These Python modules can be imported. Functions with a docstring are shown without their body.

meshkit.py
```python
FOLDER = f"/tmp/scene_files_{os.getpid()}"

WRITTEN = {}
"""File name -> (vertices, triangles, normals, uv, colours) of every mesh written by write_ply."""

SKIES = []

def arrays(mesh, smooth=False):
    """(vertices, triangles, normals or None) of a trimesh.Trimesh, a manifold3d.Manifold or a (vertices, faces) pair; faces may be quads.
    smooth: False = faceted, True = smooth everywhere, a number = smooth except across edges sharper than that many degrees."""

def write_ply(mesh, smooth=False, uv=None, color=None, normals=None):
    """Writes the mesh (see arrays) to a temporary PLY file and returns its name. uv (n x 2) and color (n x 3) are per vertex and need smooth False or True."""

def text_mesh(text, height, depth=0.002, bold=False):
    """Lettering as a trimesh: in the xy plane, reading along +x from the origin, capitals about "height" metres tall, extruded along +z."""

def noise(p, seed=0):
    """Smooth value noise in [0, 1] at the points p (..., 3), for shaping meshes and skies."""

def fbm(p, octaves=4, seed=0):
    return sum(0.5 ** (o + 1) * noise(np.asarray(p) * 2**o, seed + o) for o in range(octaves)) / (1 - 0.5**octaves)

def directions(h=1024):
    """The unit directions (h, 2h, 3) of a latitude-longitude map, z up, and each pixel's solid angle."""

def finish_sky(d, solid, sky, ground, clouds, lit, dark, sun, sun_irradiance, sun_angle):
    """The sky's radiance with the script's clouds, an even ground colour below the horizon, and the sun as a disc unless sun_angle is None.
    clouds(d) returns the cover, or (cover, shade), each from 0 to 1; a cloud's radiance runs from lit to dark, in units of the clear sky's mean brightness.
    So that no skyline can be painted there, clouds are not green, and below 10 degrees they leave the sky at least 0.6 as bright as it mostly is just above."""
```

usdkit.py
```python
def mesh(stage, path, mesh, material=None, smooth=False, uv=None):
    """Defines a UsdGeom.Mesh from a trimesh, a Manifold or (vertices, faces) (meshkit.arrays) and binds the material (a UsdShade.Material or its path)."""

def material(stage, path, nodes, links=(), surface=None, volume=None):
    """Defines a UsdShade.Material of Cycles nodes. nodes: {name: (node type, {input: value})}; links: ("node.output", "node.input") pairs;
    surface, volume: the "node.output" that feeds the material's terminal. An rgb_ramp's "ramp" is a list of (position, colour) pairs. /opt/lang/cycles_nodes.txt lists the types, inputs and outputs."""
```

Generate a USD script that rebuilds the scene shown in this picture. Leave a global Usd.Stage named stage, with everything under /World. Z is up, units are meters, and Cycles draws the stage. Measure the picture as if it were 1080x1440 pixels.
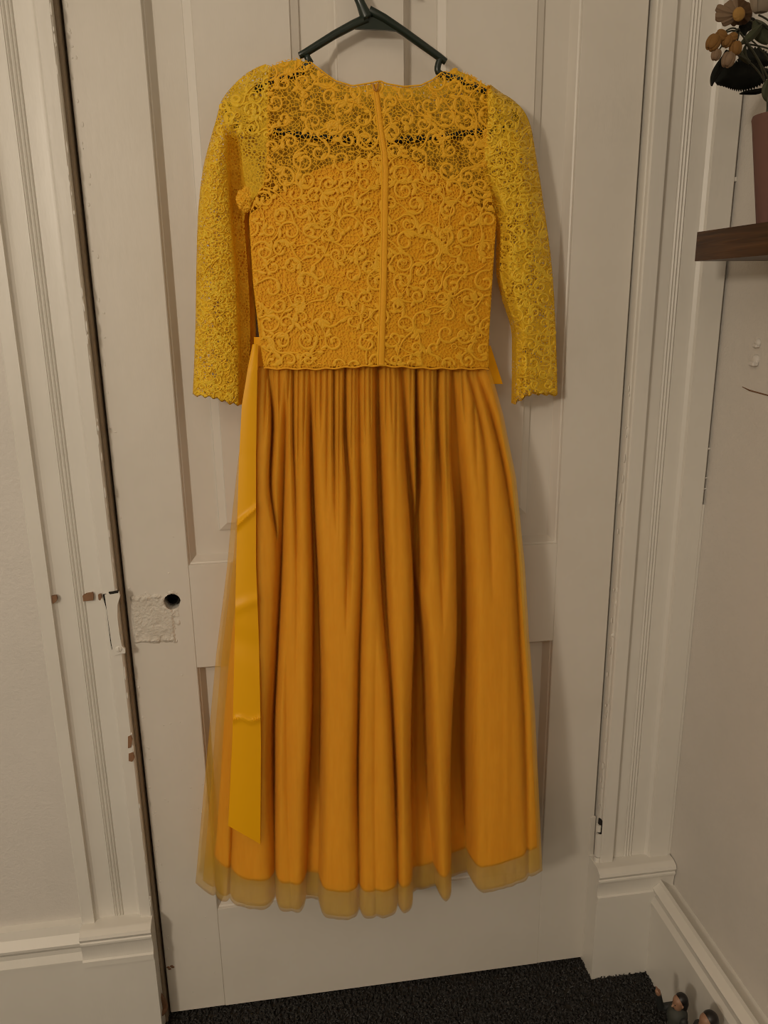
import math, random
import numpy as np, trimesh, manifold3d, usdkit, meshkit
from shapely.geometry import Polygon, Point, LineString
from shapely import contains_xy
from pxr import Usd, UsdGeom, UsdLux, Gf, Sdf, UsdShade

rng = np.random.default_rng(7)
stage = Usd.Stage.CreateInMemory()
UsdGeom.SetStageUpAxis(stage, 'Z'); UsdGeom.SetStageMetersPerUnit(stage, 1.0)
world = UsdGeom.Xform.Define(stage, '/World'); stage.SetDefaultPrim(world.GetPrim())

# ------------------------------------------------------------------ camera (fitted from the door's lines)
FPX = 1100.0
PIT, YAW, ROL = np.radians([15.37, 8.16, -.788])
CAM = np.array([.2315, -1.1555, 1.2352])
_cp, _sp, _cy, _sy = np.cos(PIT), np.sin(PIT), np.cos(YAW), np.sin(YAW)
FWD = np.array([_sy*_cp, _cy*_cp, -_sp]); _r = np.array([_cy, -_sy, 0]); _u = np.cross(_r, FWD)
RGT = np.cos(ROL)*_r + np.sin(ROL)*_u; UPV = -np.sin(ROL)*_r + np.cos(ROL)*_u
cam = UsdGeom.Camera.Define(stage, '/World/camera')
cam.CreateHorizontalApertureAttr(36.0); cam.CreateVerticalApertureAttr(48.0)
cam.CreateFocalLengthAttr(36.0*FPX/1080); cam.CreateClippingRangeAttr(Gf.Vec2f(.01, 50))
_m = Gf.Matrix4d(*RGT, 0, *UPV, 0, *(-FWD), 0, *CAM, 1)
cam.AddTransformOp().Set(_m)
cam.CreateExposureAttr(0.0)

# ------------------------------------------------------------------ light: one warm lamp standing in the room to the left behind the photographer
LAMP = (-1.10, -2.1, 1.68)
lamp = UsdLux.SphereLight.Define(stage, '/World/room_lamp')
lamp.AddTranslateOp().Set(Gf.Vec3d(*LAMP)); lamp.CreateRadiusAttr(.12)
lamp.CreateIntensityAttr(112.0); lamp.CreateColorAttr(Gf.Vec3f(1.0, .87, .70))
ceil_lamp = UsdLux.RectLight.Define(stage, '/World/ceiling_light')      # the room's ceiling light, farther back
ceil_lamp.AddTranslateOp().Set(Gf.Vec3d(-.3, -2.1, 2.42)); ceil_lamp.CreateWidthAttr(1.0); ceil_lamp.CreateHeightAttr(1.0)
ceil_lamp.CreateIntensityAttr(1.2); ceil_lamp.CreateColorAttr(Gf.Vec3f(1.0, .87, .72))

# ------------------------------------------------------------------ helpers
def rays(px, py):
    px, py = np.broadcast_arrays(np.asarray(px, float), np.asarray(py, float))
    return RGT*((px-540)/FPX)[..., None] - UPV*((py-720)/FPX)[..., None] + FWD
def aty(px, py, y):                                      # where a line of sight meets the plane at this distance from the door
    d = rays(px, py); return CAM + d*((np.asarray(y)-CAM[1])/d[..., 1])[..., None]
def atz(px, py, z):
    d = rays(px, py); return CAM + d*((z-CAM[2])/d[..., 2])[..., None]
def atx(px, py, x):
    d = rays(px, py); return CAM + d*((x-CAM[0])/d[..., 0])[..., None]
used = {}
def numbered(path):
    n = used.get(path, -1)+1; used[path] = n
    return path if n == 0 else f'{path}_{n:03d}'
origin = {}
def tag(prim, label=None, cat=None, group=None, kind=None):
    for k, v in (('label', label), ('category', cat), ('group', group), ('kind', kind)):
        if v: prim.SetCustomDataByKey(k, v)
    return prim
def thing(name, loc, label=None, cat=None, group=None, kind=None):
    p = numbered('/World/'+name); x = UsdGeom.Xform.Define(stage, p); x.AddTranslateOp().Set(Gf.Vec3d(*map(float, loc)))
    origin[p] = np.array(loc, float); return tag(x.GetPrim(), label, cat, group, kind)
def tm(mesh):
    if isinstance(mesh, (tuple, list)):
        v, f = np.asarray(mesh[0], float), np.asarray(mesh[1], int)
        if f.shape[1] == 4: f = np.vstack([f[:, [0, 1, 2]], f[:, [0, 2, 3]]])
        return trimesh.Trimesh(v, f, process=False)
    if hasattr(mesh, 'to_mesh'):
        m = mesh.to_mesh(); return trimesh.Trimesh(m.vert_properties[:, :3], m.tri_verts, process=False)
    return mesh
def obj(name, mesh, mat, parent=None, smooth=30, label=None, kind=None, cat=None):
    base = str(parent.GetPath()) if parent else '/World'
    root = '/'.join(base.split('/')[:3])
    t = tm(mesh).copy(); o = origin.get(root)
    if o is not None: t.apply_translation(-o)
    p = numbered(base+'/'+name)
    pr = usdkit.mesh(stage, p, t, mat, smooth).GetPrim()
    return tag(pr, label, cat, kind=kind)
cat = trimesh.util.concatenate
def box(x0, x1, y0, y1, z0, z1, r=0.0):
    if r <= 0:
        b = trimesh.creation.box((x1-x0, y1-y0, z1-z0)); b.apply_translation(((x0+x1)/2, (y0+y1)/2, (z0+z1)/2)); return b
    pts = []
    for a in (0, 1):
        for b in (0, 1):
            for c in (0, 1):
                X, Y, Z = (x0, x1)[a], (y0, y1)[b], (z0, z1)[c]; sx, sy, sz = (1-2*a)*r, (1-2*b)*r, (1-2*c)*r
                pts += [(X, Y+sy, Z+sz), (X+sx, Y, Z+sz), (X+sx, Y+sy, Z)]
    return trimesh.convex.convex_hull(np.array(pts))
def ext_z(poly, z0, z1):                                   # profile in (x, y), pulled along z
    m = trimesh.creation.extrude_polygon(Polygon(poly), z1-z0, engine='earcut'); m.apply_translation((0, 0, z0)); return m
def ext_x(poly, x0, x1):                                   # profile in (y, z), pulled along x
    m = trimesh.creation.extrude_polygon(Polygon(poly), x1-x0, engine='earcut')
    v = m.vertices; m.vertices = np.stack([v[:, 2]+x0, v[:, 0], v[:, 1]], 1); return m
def ext_y(poly, y0, y1):                                   # profile in (x, z), pulled along y
    m = trimesh.creation.extrude_polygon(poly if isinstance(poly, Polygon) else Polygon(poly), y1-y0, engine='earcut')
    v = m.vertices; m.vertices = np.stack([v[:, 0], v[:, 2]+y0, v[:, 1]], 1); m.invert(); return m
def tube(pts, rad, n=10, caps=True):
    pts = np.asarray(pts, float); rad = np.broadcast_to(np.asarray(rad, float), (len(pts),))
    t = np.gradient(pts, axis=0); t /= np.linalg.norm(t, axis=1, keepdims=True)
    a = np.cross(t[0], (0, 1, 0)); a = a if np.linalg.norm(a) > .1 else np.cross(t[0], (1, 0, 0)); V = []
    for i in range(len(pts)):
        a = a-t[i]*(a@t[i]); a /= np.linalg.norm(a); b = np.cross(t[i], a)
        th = np.arange(n)*2*np.pi/n
        V.append(pts[i]+rad[i]*(np.cos(th)[:, None]*a+np.sin(th)[:, None]*b))
    V = np.vstack(V); F = []
    for i in range(len(pts)-1):
        for k in range(n):
            p, q = i*n+k, i*n+(k+1) % n; F += [(p, q, q+n), (p, q+n, p+n)]
    if caps:
        V = np.vstack([V, pts[0], pts[-1]]); e = len(V); l = (len(pts)-1)*n
        for k in range(n): F += [((k+1) % n, k, e-2), (l+k, l+(k+1) % n, e-1)]
    m = trimesh.Trimesh(V, F, process=False); m.fix_normals() if False else None
    return m
def spline(pts, n=40):
    from scipy.interpolate import CubicSpline
    pts = np.asarray(pts, float); s = np.r_[0, np.cumsum(np.linalg.norm(np.diff(pts, axis=0), axis=1))]
    return CubicSpline(s, pts)(np.linspace(0, s[-1], n))
def gridfaces(n, m):
    i = np.arange(n-1)[:, None]*m+np.arange(m-1)[None]
    i = i.ravel(); return np.stack([i, i+1, i+m+1, i+m], 1)
def sheet(P):                                              # a cloth sheet from a grid of points
    n, m = P.shape[:2]; return tm((P.reshape(-1, 3), gridfaces(n, m)))
def closed(P, Q):                                          # front grid P and back grid Q joined all round
    n, m = P.shape[:2]; f = gridfaces(n, m); k = n*m
    F = [f, f[:, ::-1]+k]
    rim = np.r_[np.arange(m), np.arange(1, n)*m+m-1, (n-1)*m+np.arange(m-2, -1, -1), np.arange(n-2, 0, -1)*m]
    nx = np.roll(rim, -1); F.append(np.stack([nx, rim, rim+k, nx+k], 1))
    return tm((np.vstack([P.reshape(-1, 3), Q.reshape(-1, 3)]), np.vstack(F)))
def lathe(prof, n=32):
    return trimesh.creation.revolve(np.asarray(prof, float), sections=n)
def blob(pos, rad, sub=2):
    m = trimesh.creation.icosphere(sub, 1.0); m.vertices = m.vertices*np.asarray(rad)+np.asarray(pos); return m
def smooth01(x): x = np.clip(x, 0, 1); return x*x*(3-2*x)
def cv(curve, y):                                          # x of a curve of (x, y) points at height y
    c = np.asarray(curve, float); return np.interp(y, c[:, 1], c[:, 0])
def cu(curve, x):
    c = np.asarray(curve, float); return np.interp(x, c[:, 0], c[:, 1])

# ------------------------------------------------------------------ materials
def mat(name, nodes, links, surface): return usdkit.material(stage, '/World/Looks/'+name, nodes, links, surface=surface)
def paint(name, base, rough=.42, scale=60, amp=.0004, tint=None, grain=0.0):
    tint = tint or tuple(c*.86 for c in base)
    nodes = {'g': ('geometry', {}), 'mp': ('mapping', {'scale': (1, 1, .25 if grain else 1)}),
             'n': ('noise_texture', {'scale': scale, 'detail': 4, 'roughness': .6}), 'n2': ('noise_texture', {'scale': 4, 'detail': 5, 'roughness': .65}),
             'r': ('rgb_ramp', {'ramp': [(.3, tint), (.58, base)]}), 'b': ('bump', {'strength': 1, 'distance': amp}),
             'p': ('principled_bsdf', {'roughness': rough})}
    return mat(name, nodes, [('g.position', 'mp.vector'), ('mp.vector', 'n.vector'), ('g.position', 'n2.vector'), ('n2.fac', 'r.fac'), ('r.color', 'p.base_color'), ('n.fac', 'b.height'), ('b.normal', 'p.normal')], 'p.BSDF')
def plain(name, base, rough=.5, **kw): return mat(name, {'p': ('principled_bsdf', {'base_color': base, 'roughness': rough, **kw})}, [], 'p.BSDF')
M = {}
M['door'] = paint('door_paint', (.68, .64, .575), .40, 90, .0003, (.64, .60, .53), 1)
M['trim'] = paint('trim_paint', (.71, .68, .62), .38, 80, .0004, (.67, .64, .58), 1)
M['wall'] = paint('wall_paint', (.66, .62, .57), .55, 170, .0009, (.62, .585, .535))
M['farwall'] = paint('far_wall_paint', (.42, .39, .35), .6)
M['ceil'] = paint('ceiling_paint', (.75, .72, .68), .8)
M['bare'] = paint('bare_jamb_wood', (.30, .235, .165), .6, 60, .0005, (.22, .165, .11), 1)
M['chip'] = paint('chipped_wood', (.27, .14, .07), .7, 200, .0006, (.10, .045, .02))
M['dark'] = plain('dark_cavity', (.012, .010, .008), .9)
M['patch'] = paint('dirty_paint', (.66, .62, .55), .36, 260, .0016, (.50, .44, .36))
M['iron'] = plain('old_iron', (.05, .045, .04), .4, metallic=.8)
M['hanger'] = plain('hanger_plastic', (.012, .022, .016), .28)
def fabric(name, base, trans, rough=.75, holes=None, sheen=.3, scale=900, bump=.0003, tw=.35, sheen_tint=(1, .85, .5), var=0.0):
    """woven cloth that lets some light through; holes = (cell scale, thread width, patch) leaves openings between its threads"""
    nodes = {'g': ('geometry', {}), 'n': ('noise_texture', {'scale': scale, 'detail': 2}), 'b': ('bump', {'strength': .7, 'distance': bump}),
             'p': ('principled_bsdf', {'base_color': base, 'roughness': rough, 'sheen_weight': sheen, 'sheen_roughness': .4, 'sheen_tint': sheen_tint, 'specular_ior_level': .3}),
             't': ('translucent_bsdf', {'color': trans}), 'm': ('mix_closure', {'fac': tw})}
    links = [('g.position', 'n.vector'), ('n.fac', 'b.height'), ('b.normal', 'p.normal'), ('p.BSDF', 'm.closure1'), ('t.BSDF', 'm.closure2')]
    if var:
        nodes.update({'vm': ('mapping', {'scale': (1, 1, .12)}), 'vn': ('noise_texture', {'scale': 220, 'detail': 3}), 'vr': ('rgb_ramp', {'ramp': [(.3, tuple(c*(1-var) for c in base)), (.7, tuple(min(1, c*(1+var)) for c in base))]})})
        links += [('g.position', 'vm.vector'), ('vm.vector', 'vn.vector'), ('vn.fac', 'vr.fac'), ('vr.color', 'p.base_color')]
    surf = 'm.closure'
    if holes is not None:
        if np.ndim(holes) == 0:
            nodes['tr'] = ('transparent_bsdf', {}); nodes['m2'] = ('mix_closure', {'fac': 1-holes})
        else:
            s, w, patch = holes
            nodes.update({'v': ('voronoi_texture', {'feature': 'distance_to_edge', 'scale': s}), 'mr': ('map_range', {'from_min': w, 'from_max': w*1.6, 'to_min': 0, 'to_max': 1, 'clamp': True}),
                          'pn': ('noise_texture', {'scale': 45, 'detail': 2}), 'pr': ('map_range', {'from_min': .45 if patch < 1 else -2, 'from_max': .62 if patch < 1 else -1, 'to_min': 1, 'to_max': 1-patch if patch < 1 else 1, 'clamp': True}),
                          'mu': ('math', {'math_type': 'multiply'}), 'tr': ('transparent_bsdf', {}), 'm2': ('mix_closure', {})})
            links += [('g.position', 'v.vector'), ('v.distance', 'mr.value'), ('g.position', 'pn.vector'), ('pn.fac', 'pr.value'), ('mr.result', 'mu.value1'), ('pr.result', 'mu.value2'), ('mu.value', 'm2.fac')]
        links += [('m.closure', 'm2.closure1'), ('tr.BSDF', 'm2.closure2')]; surf = 'm2.closure'
    return mat(name, nodes, links, surf)
M['lining'] = fabric('lining_satin', (.94, .40, .007), (.92, .42, .012), .6, tw=.15, sheen=0)
M['bodice'] = fabric('bodice_lining', (.93, .475, .018), (.9, .42, .02), .65, tw=.15, sheen=0, scale=260, bump=.0012)
M['tulle'] = fabric('tulle_net', (.97, .63, .075), (.98, .66, .085), .85, holes=.35, sheen=.1, tw=.5, scale=1400, var=.14)
M['net'] = fabric('lace_net', (.92, .50, .02), (.9, .52, .03), .75, holes=(220, .062, 1.0), tw=.25, scale=260, bump=.0012, sheen=.05)
M['denselace'] = fabric('lace_net_dense', (.66, .42, .03), (.8, .48, .03), .75, holes=(230, .26, .5), tw=.3, scale=400, bump=.001, sheen=.05)
M['sleeve'] = fabric('sleeve_lace_net', (.96, .63, .03), (.95, .62, .03), .6, holes=(250, .115, .8), tw=.35, scale=420, bump=.0016, sheen=.05)
M['cord'] = fabric('lace_cord', (.92, .50, .025), (.9, .5, .03), .55, tw=.15, scale=700, sheen=.1)
M['cord2'] = fabric('sleeve_lace_cord', (.97, .65, .04), (.95, .6, .03), .42, tw=.2, scale=700, sheen=.1)
M['satin'] = fabric('sash_satin', (.95, .48, .006), (.9, .45, .01), .42, tw=.15, sheen=.1, scale=500, bump=.0001)
M['tape'] = fabric('zip_tape', (.92, .45, .02), (.9, .42, .02), .6, tw=.15, sheen=.05)
M['zip'] = plain('zip_pull_enamel', (.45, .20, .03), .3)
M['shelfwood'] = mat('shelf_wood', {'g': ('geometry', {}), 'mp': ('mapping', {'scale': (60, 8, 130)}), 'n': ('noise_texture', {'scale': 1, 'detail': 4, 'distortion': .6}),
    'r': ('rgb_ramp', {'ramp': [(.3, (.028, .012, .006)), (.5, (.06, .026, .012)), (.72, (.10, .046, .02))]}), 'b': ('bump', {'distance': .0006}), 'p': ('principled_bsdf', {'roughness': .45})},
    [('g.position', 'mp.vector'), ('mp.vector', 'n.vector'), ('n.fac', 'r.fac'), ('n.fac', 'b.height'), ('b.normal', 'p.normal'), ('r.color', 'p.base_color')], 'p.BSDF')
M['carpet'] = mat('carpet_backing', {'p': ('principled_bsdf', {'base_color': (.03, .024, .018), 'roughness': .95})}, [], 'p.BSDF')
M['pile'] = mat('carpet_pile', {'g': ('geometry', {}), 'r': ('rgb_ramp', {'ramp': [(0, (.010, .008, .006)), (.45, (.026, .020, .014)), (.6, (.08, .062, .042)), (.8, (.17, .13, .09)), (1, (.42, .34, .24))]}),
    'p': ('principled_bsdf', {'roughness': .95, 'sheen_weight': .2})}, [('g.random_per_island', 'r.fac'), ('r.color', 'p.base_color')], 'p.BSDF')

# ------------------------------------------------------------------ the room
YW, YC, YP = -.006, -.024, -.044             # faces of wall, casings and plinths in front of the door's face (y = 0)
XR = .918                                   # right wall
RX0, RY0, RZ1 = -2.5, -3.0, 2.45
hole = Polygon([(RX0, 0), (XR+.1, 0), (XR+.1, RZ1), (RX0, RZ1)]).difference(Polygon([(-.03, -1), (.805, -1), (.805, 2.06), (-.03, 2.06)]))
tag(obj('wall_back', ext_y(hole, YW, .10), M['wall']), 'cream painted plaster wall around the door', 'wall', kind='structure')
wr = thing('wall_right', (XR, -1.4, 0), 'plain cream side wall with painted over hook stubs', 'wall', kind='structure')
obj('plaster', box(XR, XR+.1, RY0, YW, 0, RZ1), M['wall'], wr)
tag(obj('wall_left', box(RX0-.1, RX0, RY0, .1, 0, RZ1), M['farwall']), 'far left wall of the room, out of view', 'wall', kind='structure')
tag(obj('wall_front', box(RX0, XR, RY0-.1, RY0, 0, RZ1), M['farwall']), 'wall behind the camera, out of view', 'wall', kind='structure')
tag(obj('ceiling', box(RX0, XR+.1, RY0, .1, RZ1, RZ1+.1), M['ceil']), 'white ceiling above the room, out of view', 'ceiling', kind='structure')
fl = thing('floor', (0, 0, 0), 'dark brown speckled carpet under the door', 'floor', kind='structure')
obj('carpet_backing', box(RX0, XR+.1, RY0, .3, -.05, -.004), M['carpet'], fl)
N, N2 = 26000, 44000
cx, cyy = np.r_[rng.uniform(-.02, .93, N), rng.uniform(-1.3, .90, N2)], np.r_[rng.uniform(-.42, .06, N), rng.uniform(-1.3, -.02, N2)]
hh, rr, lean = rng.uniform(.004, .010, N+N2), np.r_[rng.uniform(.0016, .0032, N), rng.uniform(.0028, .005, N2)], rng.normal(0, .003, (N+N2, 2))
N = N+N2
th = rng.uniform(0, 6.28, N)
V = []
for k in range(3):
    V.append(np.stack([cx+rr*np.cos(th+k*2.094), cyy+rr*np.sin(th+k*2.094), np.full(N, -.005)], 1))
for k in range(3):
    V.append(np.stack([cx+lean[:, 0]+.75*rr*np.cos(th+.5+k*2.094), cyy+lean[:, 1]+.75*rr*np.sin(th+.5+k*2.094), hh-.005], 1))
V = np.stack(V, 1).reshape(-1, 3); b = np.arange(N)[:, None]*6
F = np.concatenate([b+np.array([f]) for f in ((0, 1, 4), (0, 4, 3), (1, 2, 5), (1, 5, 4), (2, 0, 3), (2, 3, 5), (3, 4, 5))])
obj('carpet_pile', trimesh.Trimesh(V, F, process=False), M['pile'], fl, smooth=False, kind='stuff')

# ------------------------------------------------------------------ the door
DW, DH, DT = .7755, 2.03, .04
door = thing('door_1', (DW/2, 0, 0), 'old off-white four panel door the dress hangs on', 'door', kind='structure')
def man(t): t = tm(t); return manifold3d.Manifold(manifold3d.Mesh(np.asarray(t.vertices, np.float32), np.asarray(t.faces, np.uint32)))
XS = [0, .0965, .3435, .4325, .680, DW]         # stile | panel | mullion | panel | stile
ZS = [.008, .217, .676, .846, 1.90, DH]          # rail | panel | rail | panel | rail
ch = .0012
hc = aty(242, 845, 0.)
kh = Polygon([(hc[0]+.0125*math.cos(a)*(1+.06*math.sin(3*a)), hc[2]+.0118*math.sin(a)-.0035*max(0, -math.sin(a))) for a in np.linspace(0, 6.28, 24)[:-1]])
hole_cut = ext_y(kh, -.01, .034)
hole_cut.fix_normals()
stile = man(box(0, XS[1], 0, DT, ZS[0], DH, ch)) - man(hole_cut)
obj('stile', stile, M['door'], door)
obj('stile', box(XS[4], DW, 0, DT, ZS[0], DH, ch), M['door'], door)
for a, b in ((0, 1), (2, 3), (4, 5)):
    obj('rail', box(XS[1], XS[4], 0, DT, ZS[a], ZS[b], .0003), M['door'], door)
for a, b in ((1, 2), (3, 4)):
    obj('mullion', box(XS[2], XS[3], 0, DT, ZS[a], ZS[b], .0003), M['door'], door)
def ringbox(x0, x1, z0, z1, steps):              # nested rectangles (inset, y) joined into one moulded panel
    V, F = [], []
    for ins, y in steps: V += [(x0+ins, y, z0+ins), (x1-ins, y, z0+ins), (x1-ins, y, z1-ins), (x0+ins, y, z1-ins)]
    for i in range(len(steps)-1):
        for k in range(4): p, q = 4*i+k, 4*i+(k+1) % 4; F.append((p, q, q+4, p+4))
    e = 4*(len(steps)-1); F.append((e, e+1, e+2, e+3))
    n = len(V); V += [(x0, DT*.6, z0), (x1, DT*.6, z0), (x1, DT*.6, z1), (x0, DT*.6, z1)]
    for k in range(4): F.append((k, n+k, n+(k+1) % 4, (k+1) % 4))
    F.append((n, n+3, n+2, n+1))
    return V, F
for xa, xb in ((XS[1], XS[2]), (XS[3], XS[4])):
    for za, zb in ((ZS[1], ZS[2]), (ZS[3], ZS[4])):
        up = za > .8
        obj("panel", ringbox(xa, xb, za, zb, [(0, .0004), (.0010, .0040), (.0030, .0052), (.0095, .0175), (.0108, .0190), (.048, .0190), (.0492, .0150), (.060, .0110), (.0612, .0085), (.064, .0085)]), M['door'], door, smooth=20)
# the scarred rectangle where a lock plate was, round the empty knob hole
gx, gz = np.meshgrid(np.linspace(.004, .080, 96), np.linspace(.700, .812, 130))
P3 = np.stack([gx*130, gz*130, gx*0], -1)
nz = meshkit.fbm(P3, 4, 3); rid = np.abs(meshkit.fbm(P3*1.7, 3, 9)-.5)
inside = smooth01((gx-.002)/.003)*smooth01((.068-gx)/.004)*smooth01((gz-.724)/.004)*smooth01((.803-gz)/.004)
edge = np.exp(-((gz-.727)/.004)**2)*(gx < .07)+.6*np.exp(-((gx-.067)/.003)**2)*((gz > .72) & (gz < .805))+.7*np.exp(-((gz-.799)/.005)**2)*(gx < .066)
lip = np.exp(-((np.hypot(gx-hc[0], gz-hc[2])-.015)/.003)**2)
drip = np.exp(-((gx-hc[0]-.006)/.006)**2)*np.exp(-((gz-hc[2]+.03)/.013)**2)
hgt = -.0004+inside*(.0006+.0020*nz+.0012*rid)+edge*.0055*np.clip(nz-.3, 0, 1)*smooth01((.34-rid)*6)+lip*.0016*nz+drip*.0035*np.clip(nz-.25, 0, 1)
fade = smooth01(np.minimum.reduce([(gx-.004)/.006, (.080-gx)/.006, (gz-.700)/.01, (.812-gz)/.006])); hgt = hgt*fade-.0006*(1-fade)
G = np.stack([gx, -hgt, gz], -1); f = gridfaces(*gx.shape)
cen = G.reshape(-1, 3)[f].mean(1); f = f[np.hypot((cen[:, 0]-hc[0])/1.0, cen[:, 2]-hc[2]+.001) > .0125]
obj('lock_plate_scar', (G.reshape(-1, 3), f), M['patch'], door, smooth=True, label='rough overpainted scar of a removed lock plate')
hl = lathe([(.0085, 0), (.0095, 0), (.0095, .02), (.0085, .02), (.0085, 0)], 20); hl.apply_transform(trimesh.transformations.rotation_matrix(-np.pi/2, (1, 0, 0))); hl.apply_translation((hc[0], .012, hc[2]-.001))
obj('spindle_sleeve', hl, M['iron'], door)
obj('lock_cavity', box(hc[0]-.016, hc[0]+.016, .0335, .036, hc[2]-.018, hc[2]+.016), M['dark'], door)
# small brass hook that carries the hanger, above the frame
hk = aty(500, -12, -.028)+np.array([.030, 0, .036])
obj('coat_hook', cat([tube(spline([hk+(0, .0285, .018), hk+(0, .012, .012), hk+(0, -.001, .000), hk+(0, -.010, .008), hk+(0, -.013, .018)], 20), .0028, 10), box(hk[0]-.009, hk[0]+.009, -.0035, .001, hk[2]+.002, hk[2]+.036, .001)]), M['iron'], door, smooth=40)
# paint lumps along the worn edges
lumps = []
for k in range(70):
    z = rng.uniform(.02, 1.65); lumps.append(blob((rng.uniform(.001, .012), .0003, z), (rng.uniform(.0006, .002), .0009, rng.uniform(.001, .004)), 1))
for k in range(26):
    lumps.append(blob((rng.uniform(.02, .09), .0004, rng.uniform(.02, .9)), (rng.uniform(.0008, .002), .0009, rng.uniform(.0008, .0022)), 1))
obj('paint_lumps', cat(lumps), M['door'], door, smooth=True, kind='stuff')
obj('chip', cat([blob((.008+.004*math.cos(k), -.0002, .107+.003*math.sin(2.2*k)), (.003, .0008, .002), 1) for k in range(4)]), M['chip'], door, smooth=True, label='dark chip in the paint at the bottom corner')
# hinge: knuckles by the right edge
def cylz(x, y, z0, z1, r, n=20):
    m = trimesh.creation.cylinder(r, z1-z0, sections=n); m.apply_translation((x, y, (z0+z1)/2)); return m
hx, hy = .7790, -.017
h0 = aty(842, 1215, hy)[2]; h1 = aty(842, 1152, hy)[2]; hs = (h1-h0)/63.0
hinge = thing('door_hinge', (hx, hy, h0), 'painted over butt hinge with dark gaps, low on the right edge of the door', 'hinge')
obj('leaf', box(.768, .7775, -.0018, .0015, h0+4*hs, h1-4*hs, .0006), M['door'], hinge)
obj('leaf', box(.7805, .7835, -.0165, .0, h0+4*hs, h1-6*hs, .0006), M['trim'], hinge)
obj('knuckle', cylz(hx, hy, h0+13*hs, h0+44*hs, .0066), M['trim'], hinge)
obj('knuckle', cylz(hx-.001, hy, h0+1.5*hs, h0+11.5*hs, .0058), M['trim'], hinge)
obj('knuckle', cylz(hx-.0022, hy, h0+47*hs, h0+56*hs, .0046), M['trim'], hinge)
obj('pin', cylz(hx+.0022, hy+.001, h0, h0+62*hs, .0052), M['dark'], hinge, label='dark hinge pin showing between the knuckles')

# ------------------------------------------------------------------ trims: casings, jambs, plinths
def xs_at(pxs, row, y): return [float(aty(p, row, y)[0]) for p in pxs]
# left casing, from the wall to the opening
a = xs_at((40, 61, 74, 93, 97.5, 102.5, 107, 128, 137, 156), 760, YC)
a = [v+(-.0006) for v in a]
def reed(x0, x1, y, d): return [(x0, y), (x0+.0006, y+d), (x0+.0014, y), (x1, y)]
def casing(xs):                                    # outer edge, face, step, channel, reeds, channel, step, face, inner edge
    o, s0, s1, r0, r1, r2, r3, t0, t1, i = xs; D = .0105; sg = 1 if i > o else -1; e = .0011*sg
    pts = [(o, .01), (o, YC+.002), (o+.002*sg, YC), (s0, YC), (s0+.12*(s1-s0), YC+.5*D), (s0+.5*(s1-s0), YC+.86*D), (s1, YC+D), (r0, YC+D)]
    for ra, rb in ((r0, r1), (r1, r2), (r2, r3)):
        pts += [(ra+.6*e, YC+D+.0012), (ra+1.3*e, YC+D-.0006), ((ra+rb)/2+.3*e, YC+D-.0016), (rb-.4*e, YC+D-.0006)]
    pts += [(r3+.4*e, YC+D+.0012), (r3+1.2*e, YC+D), (t0, YC+D), (t0+.5*(t1-t0), YC+.86*D), (t0+.88*(t1-t0), YC+.5*D), (t1, YC), (i-.002*sg, YC), (i, YC+.0025), (i, .01)]
    return pts
ZP = .240
tl = thing('trim_1', (a[4], 0, 0), 'off-white fluted casing left of the door with chipped paint', 'trim', kind='structure')
obj('casing', ext_z(casing(a), ZP-.002, 2.045), M['trim'], tl, smooth=25)
jx0 = a[-1]; jx1 = -.0035
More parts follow.
